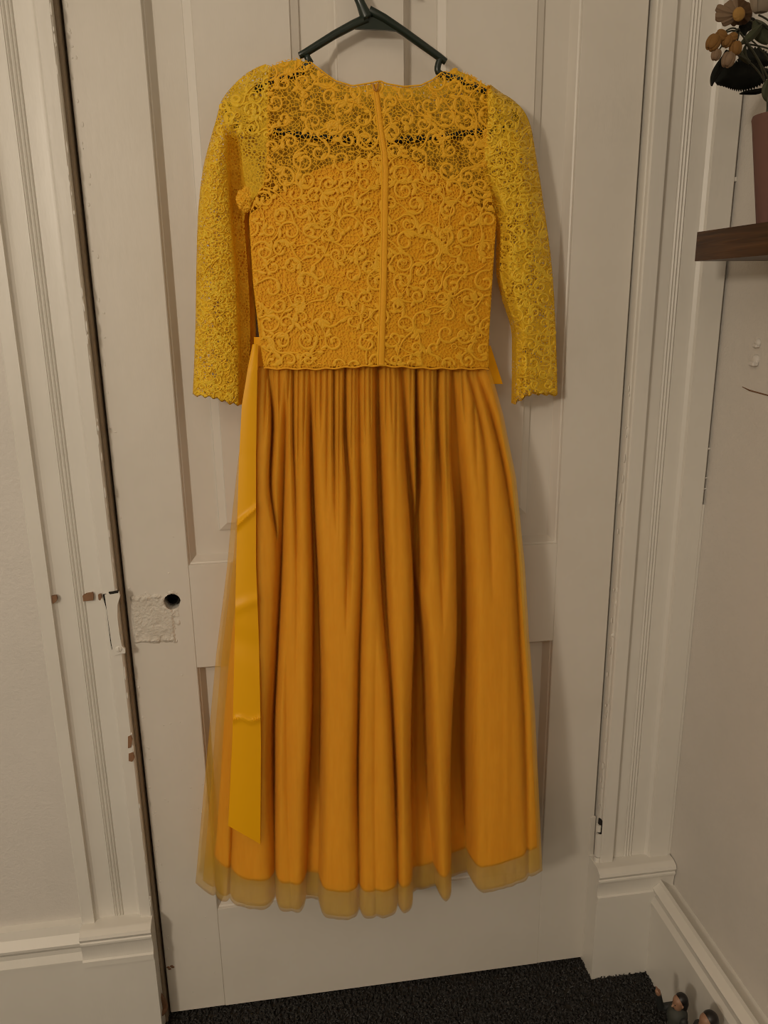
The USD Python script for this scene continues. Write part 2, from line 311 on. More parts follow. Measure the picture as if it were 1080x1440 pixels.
obj('jamb', ext_z([(jx0-.02, -.011), (jx1-.002, -.011), (jx1, -.009), (jx1, .012), (jx1+.012, .045), (jx1+.012, .12), (jx0-.03, .12)], 0, 2.06), M['bare'], tl, label='worn brown door jamb edge')
def plinth(x0, x1, sl, sr):                         # plinth block with a moulded cap
    prof = [(YP, 0), (YP, .172), (YP-.004, .1745), (YP-.004, .185), (YP-.001, .187), (YP+.001, .195), (YP-.001, .212), (YP-.004, .2175), (YP-.004, .221), (YP-.002, .2225), (YP-.004, .226), (YP-.006, .230), (YP-.004, .235), (YP+.004, .2392), (YP+.008, ZP), (.05, ZP), (.05, 0)]
    return ext_x(prof, x0, x1)
px0, px1 = float(aty(112, 1318, YP)[0]), float(aty(212, 1302, YP)[0])
obj('plinth', plinth(px0, px1, 0, 0), M['trim'], tl, smooth=25)
# strike plate on the jamb, its screw and the dark slot behind it
def px_poly(pts, y): return [(float(q[0]), float(q[2])) for q in (aty(x_, y_, y) for x_, y_ in pts)]
sp = obj('strike_plate', ext_y(px_poly([(147.5, 836), (167.5, 832), (169, 838), (165.5, 850), (165.5, 868), (168, 890), (171.5, 908), (176, 912), (176.5, 918), (160, 921), (157, 905)], YC-.002), YC-.0035, YC+.001), M['trim'], tl, label='overpainted strike plate')
q = aty(167, 913, YC-.0035)
obj('screw', cat([blob(q, (.005, .0016, .005), 2), box(q[0]-.0008, q[0]+.0008, q[1]-.002, q[1], q[2]-.0035, q[2]+.0035)]), M['trim'], sp, smooth=True)
obj('slot', ext_y(px_poly([(144.5, 836), (149, 835), (151.5, 850), (154.5, 880), (158, 905), (157.5, 914), (155.5, 905), (152.5, 880), (150, 858), (146.5, 846)], YC-.0012), YC-.0012, YC+.0005), M['dark'], tl, label='dark slot beside the strike plate')
obj('slot', ext_y(px_poly([(153, 832.5), (166, 830.5), (167, 833), (155, 835)], YC-.0012), YC-.0037, YC+.0005), M['dark'], tl)
for pts, yy in (([(64, 840), (68, 838), (79, 837.5), (80.5, 842), (79, 846), (74, 849.5), (70, 848), (66, 847)], YC+.003), ([(116, 838), (121, 835), (130, 833.5), (131.5, 838), (131, 844), (117, 845.5)], YC+.0065), ([(138, 836.5), (142, 835.5), (143, 841), (141, 844.5), (138.5, 843)], YC-.0012),
                ([(180, 1036), (184, 1034), (186, 1040), (184, 1051), (180, 1052)], YC-.001), ([(181, 1060), (187, 1058), (189, 1066), (186, 1071), (181, 1070)], YC-.001)):
    obj('chip', ext_y(px_poly(pts, yy), yy-.0006, yy+.004), M['chip'], tl, label='brown chip of bare wood in the paint')
lum = []
for k in range(60):
    z = rng.uniform(.25, 1.68); lum.append(blob((jx0-rng.uniform(0, .002), YC+rng.uniform(0, .003), z), (.0012, .0012, rng.uniform(.002, .009)), 1))
obj('paint_lumps', cat(lum), M['trim'], tl, smooth=True, kind='stuff')
q = aty(215, 1428, YC-.01)
obj('latch_stub', cat([tube(spline([q+(-.004, 0, -.006), q+(.002, -.004, .002), q+(.008, 0, .0), q+(.012, .01, .03)]), .0055), blob(q+(-.004, 0, -.008), (.006, .005, .006))]), M['chip'], tl, smooth=True, label='rusty stub at the foot of the jamb')
# right casing
xr = xs_at((1018, 986, 975, 960, 955.7, 951.3, 947, 926, 923, 902), 400, YC)
trr = thing('trim_2', (xr[4], 0, 0), 'off-white fluted casing right of the door, against the side wall', 'trim', kind='structure')
xr[0] = XR-.0042
obj('casing', ext_z(casing(xr)[::-1], ZP-.002, 2.045), M['trim'], trr, smooth=25)
obj('jamb', ext_z([(xr[-1]+.02, -.0150), (.7820, -.0150), (.7800, -.0130), (.7795, -.010), (.7795, .012), (.7695, .045), (.7695, .12), (xr[-1]+.03, .12)], 0, 2.06), M['trim'], trr, smooth=False)
qx0, qx1 = float(aty(841, 1240, YP)[0]), XR-.002
obj('plinth', plinth(qx0, qx1, 0, 0), M['trim'], trr, smooth=25)
obj('caulk', box(XR-.006, XR, YC+.0015, YW, ZP, .905, .0008), M['trim'], trr)
for z, dz in ((.995, .003), (.948, .002), (1.39, .006), (.93, .002)):
    obj('caulk', box(XR-.006, XR, YC+.002, YW, z, z+dz, .0005), M['trim'], trr)
lum = []
for k in range(36):
    z = rng.uniform(.05, 1.1); lum.append(blob((xr[-1]+rng.uniform(-.008, .001), -.0150+rng.uniform(-.0002, .001), z), (.0012, .001, rng.uniform(.002, .008)), 1))
for px, py, w, h in ((884, 606, .006, .007), (888, 625, .006, .006), (868, 830, .005, .006), (866, 848, .004, .005), (863, 893, .007, .004)):
    q = aty(px, py, -.015); lum.append(blob((q[0]+.002, -.015, q[2]), (w, .0016, h), 2))
obj('paint_lumps', cat(lum), M['trim'], trr, smooth=True, kind='stuff')
# head jamb above the frame closes the opening
tag(obj('trim_3', box(-.13, XR-.004, YC, .1, 2.045, 2.16, .002), M['trim']), 'painted head casing above the door, out of view', 'trim', kind='structure')

# baseboards
def bb_prof(face, top=.238):                        # (distance from wall, z)
    t = abs(face)
    return [(0, 0), (t, 0), (t, .172), (t+.003, .1735), (t+.003, .178), (t+.0015, .181), (t-.003, .190), (t-.003, .1985), (t+.0015, .206), (t+.002, .211), (t-.004, .2165), (t-.010, .222), (t-.012, .230), (t-.014, top-.002), (0, top)]
bl = [(YW-d, z) for d, z in bb_prof(.026)]
tag(obj('baseboard_left', ext_x([(y, z) for y, z in bl][::-1], RX0, px0), M['trim'], smooth=25), 'off-white moulded baseboard left of the door casing', 'baseboard', kind='structure')
br = [(XR-d, z) for d, z in bb_prof(.040, .212)]
br = [(x, z*.9) for x, z in br]
mb = trimesh.creation.extrude_polygon(Polygon(br), -YP-RY0-.05+.05, engine='earcut') if False else trimesh.creation.extrude_polygon(Polygon(br), YP-RY0, engine='earcut')
v = mb.vertices; mb.vertices = np.stack([v[:, 0], v[:, 2]+RY0, v[:, 1]], 1); mb.invert()
bbr = thing('baseboard_right', (XR, -.5, 0), 'off-white moulded baseboard along the right side wall', 'baseboard', kind='structure')
obj('board', mb, M['trim'], bbr, smooth=25)
q0, q1 = atx(1024, 1395, XR-.024), atx(1029, 1408, XR-.024)
obj('chip', tube([q0, (q0+q1)/2+(-.002, 0, .001), q1], [.002, .0035, .002]), M['chip'], bbr, smooth=True, label='dark chip on the top edge')
# painted-over stubs and a scratch on the right wall
for px, py, s in ((1067, 482, 1.0), (1064, 506, 1.25)):
    q = atx(px, py, XR)
    obj('hook_stub', cat([blob(q+(-.001, 0, 0), (.004*s, .006*s, .006*s)), box(q[0]-.007*s, q[0], q[1]-.005*s, q[1]+.005*s, q[2]-.007*s, q[2]-.002, .0015)]), M['wall'], wr, label='painted over hook stub')
q0, q1 = atx(1044, 544, XR), atx(1080, 556, XR)
obj('scratch', tube([q0, (q0*.7+q1*.3)+(0, 0, -.0015), q1], [.0006, .0012, .001], 6), M['chip'], wr, smooth=True, label='thin dark scratch')

# ------------------------------------------------------------------ the dress: outlines measured on the photograph, set at their depth in front of the door
SKL = [(366, 510), (364, 516), (351, 560), (342, 600), (335, 645), (329, 700), (324, 745), (319, 800), (304, 920), (292, 1050), (283, 1150), (275, 1240), (270, 1300)]
SKR = [(687, 510), (688, 516), (697, 545), (708, 584), (726, 673), (738, 791), (744, 895), (752, 1000), (757, 1100), (763, 1225), (766, 1300)]
WST = [(360, 516), (450, 517), (530, 512), (600, 516), (692, 517)]
HEM = [(275, 1240), (300, 1262), (320, 1272), (360, 1279), (430, 1287), (500, 1295), (535, 1293), (585, 1285), (630, 1268), (665, 1256), (710, 1250), (740, 1241), (763, 1225)]
HZ = .300                                    # the hem hangs level; its depth in front of the door follows
DHM = [((x_-275)/488., max(.022, -float(atz(x_, y_, HZ+.04*(x_-275)/488.)[1]))) for x_, y_ in HEM]
# folds: left side of the valley, right side, depth along it, softness left and right of it (in picture units at the skirt's distance)
VAL = [
 ([(401, 540), (402, 606), (400, 692), (397, 795), (390, 950), (386, 1050), (388, 1275)], None, [(530, 0), (600, .010), (800, .016), (1280, .026)], 22, 10),
 ([(378, 530), (383, 600), (380, 680), (388, 750), (397, 810)], None, [(520, .006), (600, .014), (745, .010), (800, 0)], 7, 14),
 ([(437, 530), (440, 700), (444, 850), (443, 1000), (438, 1130), (432, 1270)], [(438, 530), (443, 700), (450, 850), (454, 1000), (453, 1130), (450, 1270)], [(520, .004), (620, .014), (800, .018), (1280, .030)], 16, 8),
 ([(413, 520), (413, 600), (416, 700), (418, 800), (414, 1000)], None, [(520, .008), (620, .010), (800, .003), (1000, 0)], 9, 9),
 ([(508, 520), (510, 660), (513, 790), (509, 950), (507, 1133), (508, 1280)], None, [(520, .007), (620, .010), (800, .012), (1280, .020)], 20, 9),
 ([(487, 520), (486, 600), (490, 700), (489, 800), (487, 900)], [(488, 520), (489, 600), (494, 700), (493, 800), (489, 900)], [(520, .008), (620, .012), (800, .006), (900, 0)], 9, 9),
 ([(471, 520), (471, 600), (472, 700), (474, 760)], None, [(520, .008), (620, .009), (760, 0)], 8, 8),
 ([(533, 516), (536, 680), (543, 850), (554, 1000), (561, 1150), (563, 1280)], [(536, 516), (541, 680), (548, 850), (556, 1000), (562, 1150), (563, 1280)], [(510, .010), (600, .016), (800, .017), (950, .012), (1280, .018)], 16, 8),
 ([(566, 516), (569, 540), (576, 643), (585, 747), (591, 836), (592, 895), (590, 960), (588, 1057), (588, 1280)], [(570, 516), (572, 540), (580, 643), (590, 747), (594, 836), (600, 895), (605, 960), (609, 1057), (616, 1215), (621, 1280)], [(510, .008), (600, .012), (750, .018), (900, .024), (1280, .034)], 18, 8),
 ([(588, 520), (590, 613), (592, 717), (593, 806), (593, 850)], [(589, 520), (593, 613), (597, 717), (597, 806), (596, 850)], [(516, .009), (600, .018), (800, .018), (850, .01)], 9, 9),
 ([(619, 520), (618, 600), (618, 700), (622, 800), (624, 900)], [(620, 520), (621, 600), (626, 700), (626, 800), (624, 900)], [(516, .008), (640, .012), (760, .007), (900, 0)], 9, 8),
 ([(640, 520), (641, 628), (650, 747), (653, 895), (648, 1000), (645, 1100), (643, 1280)], [(641, 520), (652, 628), (661, 747), (664, 895), (664, 1000), (665, 1100), (668, 1280)], [(516, .008), (600, .012), (760, .022), (1000, .030), (1280, .040)], 16, 10),
 ([(662, 530), (680, 600), (686, 640), (692, 760), (694, 860)], None, [(520, .006), (600, .007), (760, .003), (860, 0)], 10, 14),
 ([(676, 530), (697, 590), (716, 673), (729, 776), (735, 895), (742, 1040), (746, 1200)], None, [(520, .004), (600, .009), (900, .008), (1200, .006)], 16, 6),
 ([(403, 1000), (404, 1100), (410, 1280)], None, [(880, 0), (1000, .004), (1280, .004)], 20, 20),
 ([(530, 900), (528, 1100), (530, 1280)], None, [(850, 0), (1000, .003), (1280, .004)], 24, 24),
 ([(340, 960), (330, 1100), (322, 1290)], None, [(900, 0), (1050, .006), (1290, .014)], 12, 14),
 ([(306, 960), (300, 1100), (304, 1290)], None, [(1000, 0), (1100, .006), (1290, .010)], 10, 10),
]
rp = np.random.default_rng(11)
for x in (376, 386, 394, 408, 421, 430, 446, 453, 462, 479, 497, 503, 515, 522, 528, 545, 551, 560, 580, 600, 608, 613, 630, 647, 652, 668):
    L = rp.uniform(90, 300); dx = rp.uniform(-3, 3)+(x-530)*.03
    VAL.append(([(x, 514), (x+dx, 514+L)], None, [(514, .0036), (514+.4*L, .0046), (514+L, 0)], 8, 8))
def cvs(curve, y):                                         # the same along a smooth curve
    from scipy.interpolate import PchipInterpolator
    c = np.asarray(curve, float); return PchipInterpolator(c[:, 1], c[:, 0])(np.clip(y, c[0, 1], c[-1, 1]))
def fold(px, py):
    d = np.zeros_like(px)
    for xl, xrr, dep, wl, wr in VAL:
        a_ = cvs(xl, py); b_ = a_ if xrr is None else np.maximum(cvs(xrr, py), a_)
        dd = np.interp(py, [t[0] for t in dep], [t[1] for t in dep])
        g = np.where(px < a_, np.exp(-np.clip(a_-px, 0, 400)/(wl*.34)), np.where(px > b_, np.exp(-np.clip(px-b_, 0, 400)/(wr*.34)), 1.0))
        s = dd*g; d = np.where(s > d, s+.35*d, d+.35*s)
    return d*2.4*(1-.48*smooth01((py-1090)/150))
def skirt_depth(px, py, u, v):
    s = 2*u-1; bw = .050+.028*(1-s*s)
    b_ = bw+(np.interp(u, *np.array(DHM).T)-bw)*v**.85
    d = b_-fold(px, py)*np.clip(b_/.07, .15, 1)
    n = meshkit.noise(np.stack([px/7., py/160., px*0], -1), 5)-.5; n2 = meshkit.noise(np.stack([px/40., py/200., px*0+3], -1), 8)-.5
    return np.maximum(d+.0018*n*smooth01(v*4)+.007*n2*v, .014)
def skirt_grid(nu, nv, inl=0., inr=0., v1=1.0, base_only=False):
    u, v = np.meshgrid(np.linspace(0, 1, nu), np.linspace(0, 1, nv)); py = 515+v*760
    for _ in range(6):
        l, r = cv(SKL, py), cv(SKR, py)
        px = l+(r-l)*u; w = cu(WST, px); py = w+(cu(HEM, px)-w)*v*v1
    l2 = l+inl*smooth01((py-540)/250)*(1+.25*smooth01((py-950)/250)); r2 = r-inr
    px = l2+(r2-l2)*u
    return px, py, np.clip((px-l)/(r-l), 0, 1), v*v1
DRESS = aty(520, 1290, -.05); DRESS[1] = -.05; DRESS[2] = .30
dress = thing('dress', DRESS, 'long yellow lace and tulle dress hanging back outwards on a hanger against the white door', 'dress')
def to3(px, py, d):
    y0 = -d; return aty(px, py, y0)
px, py, u, v = skirt_grid(430, 170)
# depth is carved out of the smooth outer form, so points move straight back, not along the line of sight
s_ = 2*u-1; bw = .050+.028*(1-s_*s_); bb = bw+(np.interp(u, *np.array(DHM).T)-bw)*v**.85
Pt = aty(px, py, -bb); dt = skirt_depth(px, py, u, v); Pt[..., 1] = -dt
Pt[..., 2] += (0*px+.004*(meshkit.noise(np.stack([px/9, px*0, px*0], -1), 3)-.5))*(v > .999)*.5
Qt = Pt.copy(); Qt[..., 1] = -.006; 
skirt = obj('tulle_skirt', closed(Pt, Qt), M['tulle'], dress, smooth=True)
px, py, u, v = skirt_grid(400, 150, 8, 2, .998)
s_ = 2*u-1; bw = .050+.028*(1-s_*s_); bb = bw+(np.interp(u, *np.array(DHM).T)-bw)*v**.85
P2 = aty(px, py, -bb); d2 = np.maximum(skirt_depth(px, py, u, v)-.0035, .0115); P2[..., 1] = -d2
Q2 = P2.copy(); Q2[..., 1] = -.0068
obj('tulle_underskirt', closed(P2, Q2), M['tulle'], dress, smooth=True, label='second sheer layer under the outer tulle')
px, py, u, v = skirt_grid(400, 160, 19, 4, .958)
s_ = 2*u-1; bw = .050+.028*(1-s_*s_); bb = bw+(np.interp(u, *np.array(DHM).T)-bw)*v**.85
Pl = aty(px, py, -bb); dl = np.maximum(skirt_depth(px, py, u, v)-.007, .009); Pl[..., 1] = -dl
Ql = Pl.copy(); Ql[..., 1] = -.0075
obj('skirt_lining', closed(Pl, Ql), M['lining'], dress, smooth=True, label='opaque orange yellow lining under the tulle')

# bodice
BL = [(378, 80), (376, 130), (375, 160), (375, 220), (371, 255), (352, 292), (350, 310), (356, 400), (364, 470), (371, 519)]
BR = [(690, 90), (690, 160), (686, 200), (684, 242), (694, 285), (698, 310), (692, 400), (688, 470), (687, 519)]
TOP = [(370, 95), (385, 89), (400, 84), (420, 81), (437, 87), (458, 103), (472, 113), (496, 120), (520, 116), (535, 113), (544, 117), (568, 121), (592, 119), (609, 111), (621, 101), (641, 95), (660, 103), (675, 112), (690, 121)]
NECK = [(350, 301), (357, 297), (375, 281), (410, 262), (440, 240), (460, 232), (485, 226), (525, 221), (545, 220), (575, 224), (600, 231), (612, 240), (628, 252), (645, 262), (660, 275), (675, 290), (698, 308)]
def bodice_depth(px, py):
    l, r = cv(BL, py), cv(BR, py); s = np.clip((px-l)/(r-l)*2-1, -1, 1); t = smooth01((py-110)/400)
    d = (1-t)*(.056+.008*(1-s*s))+t*(.055+.030*(1-s*s))
    return d+.0028*(meshkit.fbm(np.stack([px/45., py/45., px*0], -1), 2, 21)-.5)
def body_grid(nu, nv, top, bottom, extra=0.0, L=BL, R=BR, ds=bodice_depth):
    u, v = np.meshgrid(np.linspace(0, 1, nu), np.linspace(0, 1, nv)); px = 370+u*320; py = 100+v*0
    for _ in range(8):
        py = top(px)+(bottom(px)-top(px))*v; l, r = cv(L, py), cv(R, py); px = l+(r-l)*u
    return px, py, aty(px, py, -(ds(px, py)+extra))
fT, fN, fW = (lambda x: cu(TOP, x)), (lambda x: cu(NECK, x)), (lambda x: cu(WST, x)+1.5+.8*np.sin(x*.23))
px, py, Pb = body_grid(160, 190, fT, fW)
lace = obj('bodice_lace', sheet(Pb), M['net'], dress, smooth=True, label='sheer yellow lace of bodice and yoke')
px, py, Pb = body_grid(160, 140, fN, lambda x: cu(WST, x)+.5, -.0032)
Qb = Pb.copy(); Qb[..., 1] = -.020
obj('bodice_lining', closed(Pb, Qb), M['bodice'], dress, smooth=True, label='opaque lining with curved top edge seen through the lace')
px, py, Pf = body_grid(100, 90, lambda x: cu(TOP, x)+3, lambda x: cu(NECK, x)+14, 0, ds=lambda a_, b_: .018+0*a_+.002*np.sin(a_*.08))
obj('front_yoke', sheet(Pf), M['denselace'], dress, smooth=True, label='front of the dress seen through the sheer back yoke')
# neckline binding
nx = np.linspace(437, 621, 90); pp = aty(nx, fT(nx)+.8, -(bodice_depth(nx, fT(nx))+.001))
obj('neck_binding', tube(pp, .0010, 8), M['cord'], dress, smooth=True)

# lace scrolls: raised cords laid on the net
def ribbon(path, w, lift):
    path = np.asarray(path, float); t = np.gradient(path, axis=0); t /= np.linalg.norm(t, axis=1, keepdims=True)+1e-9; nrm = np.stack([-t[:, 1], t[:, 0]], 1)
    w = np.broadcast_to(w, (len(path),))[:, None]/2
    return np.stack([path-nrm*w, path-nrm*w*.45, path+nrm*w*.45, path+nrm*w], 1), np.array([-.0004, lift, lift, -.0004])
def motif(r, c, ang, R, flip):
    out = []
    th = np.linspace(0, 2*np.pi*r.uniform(.85, 1.4), 36); rad = .16*R+.84*R*(th/th[-1])**.9
    sp_ = np.stack([rad*np.cos(th), rad*np.sin(th)], 1)
    e = sp_[-1]; tg = sp_[-1]-sp_[-2]; tg /= np.linalg.norm(tg); nn = np.array([tg[1], -tg[0]])
    k = np.linspace(0, 1, 14)[1:, None]; Lt = R*r.uniform(1.5, 2.7)
    tail = e+tg*Lt*k+nn*Lt*.55*k**2
    pth = np.vstack([sp_, tail]); w = np.interp(np.linspace(0, 1, len(pth)), [0, .10, .3, .6, 1], [5.2, 4.8, 3.1, 3.8, 1.6])
    out.append((pth, w))
    for j in range(r.integers(3, 6)):                    # petals springing from the cord
        i = r.integers(18, len(pth)-3); b0 = pth[i]; d = pth[i]-pth[i-1]; d /= np.linalg.norm(d); aa = r.uniform(.5, 1.2)*(1 if r.random() < .6 else -1)
        d = np.array([d[0]*np.cos(aa)-d[1]*np.sin(aa), d[0]*np.sin(aa)+d[1]*np.cos(aa)]); L = r.uniform(.5, .95)*R; k2 = np.linspace(0, 1, 9)[:, None]
        nn2 = np.array([-d[1], d[0]])*r.uniform(-.5, .5)
        out.append((b0+d*L*k2+nn2*L*k2**2, 1.0+r.uniform(3.5, 6.0)*np.sin(np.pi*np.linspace(.05, .97, 9))**.8))
    if r.random() < .5:                                   # small ring flower
        tt = np.linspace(0, 2*np.pi, 16); q = r.uniform(2.6, 4.2); o = tail[-1]
        out.append((o+q*np.stack([np.cos(tt), np.sin(tt)], 1), 2.0+0*tt))
    ca, sa = np.cos(ang), np.sin(ang); Rm = np.array([[ca, -sa], [sa, ca]])@np.diag([flip, 1])
    return [(p_@Rm.T+c, w_) for p_, w_ in out]
def scrolls(poly, depth, spacing, Rr, lift, seed, off=.0008, sc=1.0):
    r = np.random.default_rng(seed); x0, y0, x1, y1 = poly.bounds; C_ = []
    for _ in range(6000):
        c = np.array([r.uniform(x0, x1), r.uniform(y0, y1)])
        if contains_xy(poly, *c) and all((c[0]-q[0])**2+(c[1]-q[1])**2 > spacing**2 for q in C_): C_.append(c)
    V, F, nv = [], [], 0
    inner = poly.buffer(-1.0)
    for c in C_:
        for path, w in motif(r, c, r.uniform(0, 6.28), r.uniform(*Rr), r.choice([-1, 1])):
            ok = contains_xy(inner, path[:, 0], path[:, 1])
            if ok.sum() < 4: continue
            st = np.flatnonzero(np.diff(np.r_[0, ok.astype(int), 0]))
            for a_, b_ in zip(st[::2], st[1::2]):
                if b_-a_ < 4: continue
                G2, h = ribbon(path[a_:b_], (w[a_:b_] if np.ndim(w) else w)*sc, lift)
                n = len(G2); P_ = aty(G2[..., 0], G2[..., 1], -(depth(G2[..., 0], G2[..., 1])+off+h[None]))
                V.append(P_.reshape(-1, 3)); F.append(gridfaces(n, 4)+nv); nv += n*4
    return np.vstack(V), np.vstack(F)
ys = np.linspace(95, 515, 60)
bpoly = Polygon([(x, cu(TOP, x)+1.5) for x in np.linspace(379, 689, 60)]+[(cv(BR, y), y) for y in ys[3:]]+[(cv(BL, y), y) for y in ys[::-1]]).buffer(0)
obj('lace_scroll', scrolls(bpoly, bodice_depth, 24, (10, 17), .0006, 31, off=.0005), M['cord'], lace, smooth=True, kind='stuff')

# sleeves: outer and inner outline pairs from shoulder to cuff
SLL = [((374, 90), (377, 93)), ((350, 101), (376, 110)), ((328, 120), (375, 135)), ((311, 143), (375, 160)), ((304, 168), (375, 190)), ((296, 195), (375, 220)), ((286, 235), (372, 250)), ((281, 270), (354, 286)), ((278, 310), (344, 310)), ((276, 380), (349, 385)), ((275, 450), (352, 455)), ((273, 510), (352, 520)), ((271, 556), (350, 571))]
SLR = [((690, 119), (688, 121)), ((705, 130), (689, 140)), ((722, 141), (690, 160)), ((738, 158), (688, 180)), ((747, 180), (686, 200)), ((753, 215), (684, 235)), ((759, 250), (689, 270)), ((765, 290), (698, 300)), ((770, 325), (704, 335)), ((775, 365), (703, 378)), ((779, 413), (711, 419)), ((782, 480), (726, 476)), ((784, 556), (725, 569))]
XF = [(340, 120), (313, 173), (318, 197), (320, 247), (325, 320), (332, 400), (335, 500), (336, 575)]
XSb = [(330, 185), (333, 197), (338, 247), (345, 290), (360, 310), (380, 330)]
def sleeve_l(px, py):
    xf, xs2 = cv(XF, py), cv(XSb, py); o = np.interp(py, [90, 120, 143, 168, 195, 235, 270, 310, 450, 556], [374, 328, 311, 304, 296, 286, 281, 278, 275, 271])
    k = np.clip((px-o)/(xf-o+1e-3), 0, 1); lobe = .018+.030*np.sqrt(np.clip(1-(1.75*k-1)**2*.98*(k < .571)-((k-.571)/.429*.75)**2*(k >= .571), 0, 1))
    act = smooth01((py-165)/50); xs3 = np.where(py > 300, 999, xs2)
    down = smooth01((px-xf)/4)*(1-smooth01((px-xs3)/5))*act
    flat = .036*smooth01((px-o)/26)+.016*(1-smooth01((px-o)/26)); mix_ = smooth01((px-xf)/4)*act
    d = lobe*act*(1-mix_)+flat*(1-act*(1-mix_))
    d = d*(1-down)+.013*down
    bun = np.exp(-((px-348)/14)**2-((py-286)/13)**2); d = d+.006*bun*(meshkit.fbm(np.stack([px/6., py/6., px*0], -1), 2, 4))*2
    return np.maximum(.018+d+.004*(meshkit.fbm(np.stack([px/30., py/30., px*0], -1), 3, 14)-.5), .024)
def sleeve_r(px, py):
    o = np.interp(py, [119, 130, 141, 158, 180, 215, 250, 290, 325, 365, 413, 480, 556], [690, 705, 722, 738, 747, 753, 759, 765, 770, 775, 779, 782, 784])
    xi = np.interp(py, [121, 200, 235, 270, 300, 335, 378, 419, 476, 569], [689, 686, 684, 689, 698, 704, 703, 711, 726, 725])
    rg = np.interp(py, [119, 200, 300, 400, 560], [689, 728, 742, 744, 743]); a_ = smooth01((py-200)/90)
    left = .040+.004*np.sin((px-xi)/(rg-xi+.1)*3.1)-.018*a_*(1-smooth01((px-xi)/16))
    k = np.clip((px-rg)/(o-rg+.1), 0, 1); right = .040-.026*k**1.3
    d = np.where(px < rg, left, right)
    return np.maximum(.018+d+.005*(meshkit.fbm(np.stack([px/32., py/32., px*0], -1), 3, 17)-.5), .024)
def sleeve(pairs, depth, seed, label, hemfn):
    O, I = np.array([p[0] for p in pairs], float), np.array([p[1] for p in pairs], float); I[:7, 0] += 4*np.sign(I[5, 0]-O[5, 0]); k = np.arange(len(pairs)); t = np.linspace(0, len(pairs)-1, 170); uu = np.linspace(0, 1, 70)[None, :, None]
    from scipy.interpolate import PchipInterpolator as PI_
    o2, i2 = PI_(k, O)(t)[:, None], PI_(k, I)(t)[:, None]; G2 = o2+(i2-o2)*uu; px, py = G2[..., 0], G2[..., 1].copy()
    tt = smooth01((t-10.5)/1.5)[:, None]; py = py+tt*(hemfn(px)+1.6*np.sin(px*.55))
    P = aty(px, py, -depth(px, py)); Q = P.copy(); Q[..., 1] = -.020
    cm = closed(P, Q); n_, m_ = P.shape[:2]; vi = np.arange(2*n_*m_) % (n_*m_); arm = (vi % m_ == m_-1) & (vi//m_ < 84); top_ = vi//m_ == 0
    cm.update_faces(~((arm[cm.faces].all(1)) | (top_[cm.faces].all(1))))
    s = obj('sleeve', cm, M['sleeve'], dress, smooth=True, label=label)
    poly = Polygon(np.vstack([np.stack([px[:, 0], py[:, 0]], 1), np.stack([px[-1], py[-1]], 1), np.stack([px[::-1, -1], py[::-1, -1]], 1)])).buffer(0)
    poly = max(getattr(poly, 'geoms', [poly]), key=lambda g: g.area)
    return s, poly
sl, spl = sleeve(SLL, sleeve_l, 41, 'left sleeve of bright sparkling yellow lace', lambda x: np.interp(x, [271, 300, 325, 350], [0, -2, 2, 0]))
fold_ = Polygon([(x_, y_) for x_, y_ in XF[1:]]+[(420, 575), (420, 310), (352, 292), (342, 262), (338, 247), (333, 200), (328, 185)])
spl = spl.difference(fold_.buffer(0)); spl = max(getattr(spl, 'geoms', [spl]), key=lambda g: g.area)
cap_ = Polygon([(250, 60), (420, 60), (420, 200), (250, 185)])
lace_cap = scrolls(spl.intersection(cap_).buffer(0), sleeve_l, 19, (8, 13), .0009, 44)
obj('lace_scroll', lace_cap, M['cord2'], sl, smooth=True, kind='stuff')
spl = spl.difference(cap_); spl = max(getattr(spl, 'geoms', [spl]), key=lambda g: g.area)
obj('lace_scroll', scrolls(spl, sleeve_l, 10.5, (4.5, 8.5), .0010, 42, sc=.66), M['cord2'], sl, smooth=True, kind='stuff')
v_, u_ = np.meshgrid(np.linspace(0, 1, 90), np.linspace(0, 1, 10), indexing='ij'); py = 190+v_*379; xa_ = cv(XF, py)-3; xb_ = np.interp(py, [190, 247, 285, 320, 400, 480, 570], [333, 344, 352, 352, 359, 360, 352]); px = xa_+(xb_-xa_)*u_
Pu = aty(px, py, -(.0125+.0015*np.sin(u_*5+py*.03))); Qu = Pu.copy(); Qu[..., 1] += .003
obj('underside', closed(Pu, Qu), M['bodice'], sl, smooth=True, label='shaded inner side of the sleeve')
sr, spr = sleeve(SLR, sleeve_r, 51, 'right sleeve of yellow lace, half in shade', lambda x: np.interp(x, [725, 732, 748, 784], [0, -4, -10, 0]))
obj('lace_scroll', scrolls(spr, sleeve_r, 15, (6.5, 12), .0009, 52, sc=.8), M['cord2'], sr, smooth=True, kind='stuff')

# lace bunched up under the left arm
bn = trimesh.creation.icosphere(5, 1.0); nb = meshkit.fbm(bn.vertices*3.1, 3, 61)-.5; nb2 = np.abs(meshkit.noise(bn.vertices*5.5, 77)-.5)
bn.vertices *= (1+.55*nb-.5*nb2)[:, None]; bn.vertices *= np.array([.0125, .010, .0155]); bn.vertices += aty(346, 281, -.050)
obj('lace_bunch', bn, M['cord'], dress, smooth=True, label='crumpled lace bunched under the left arm')
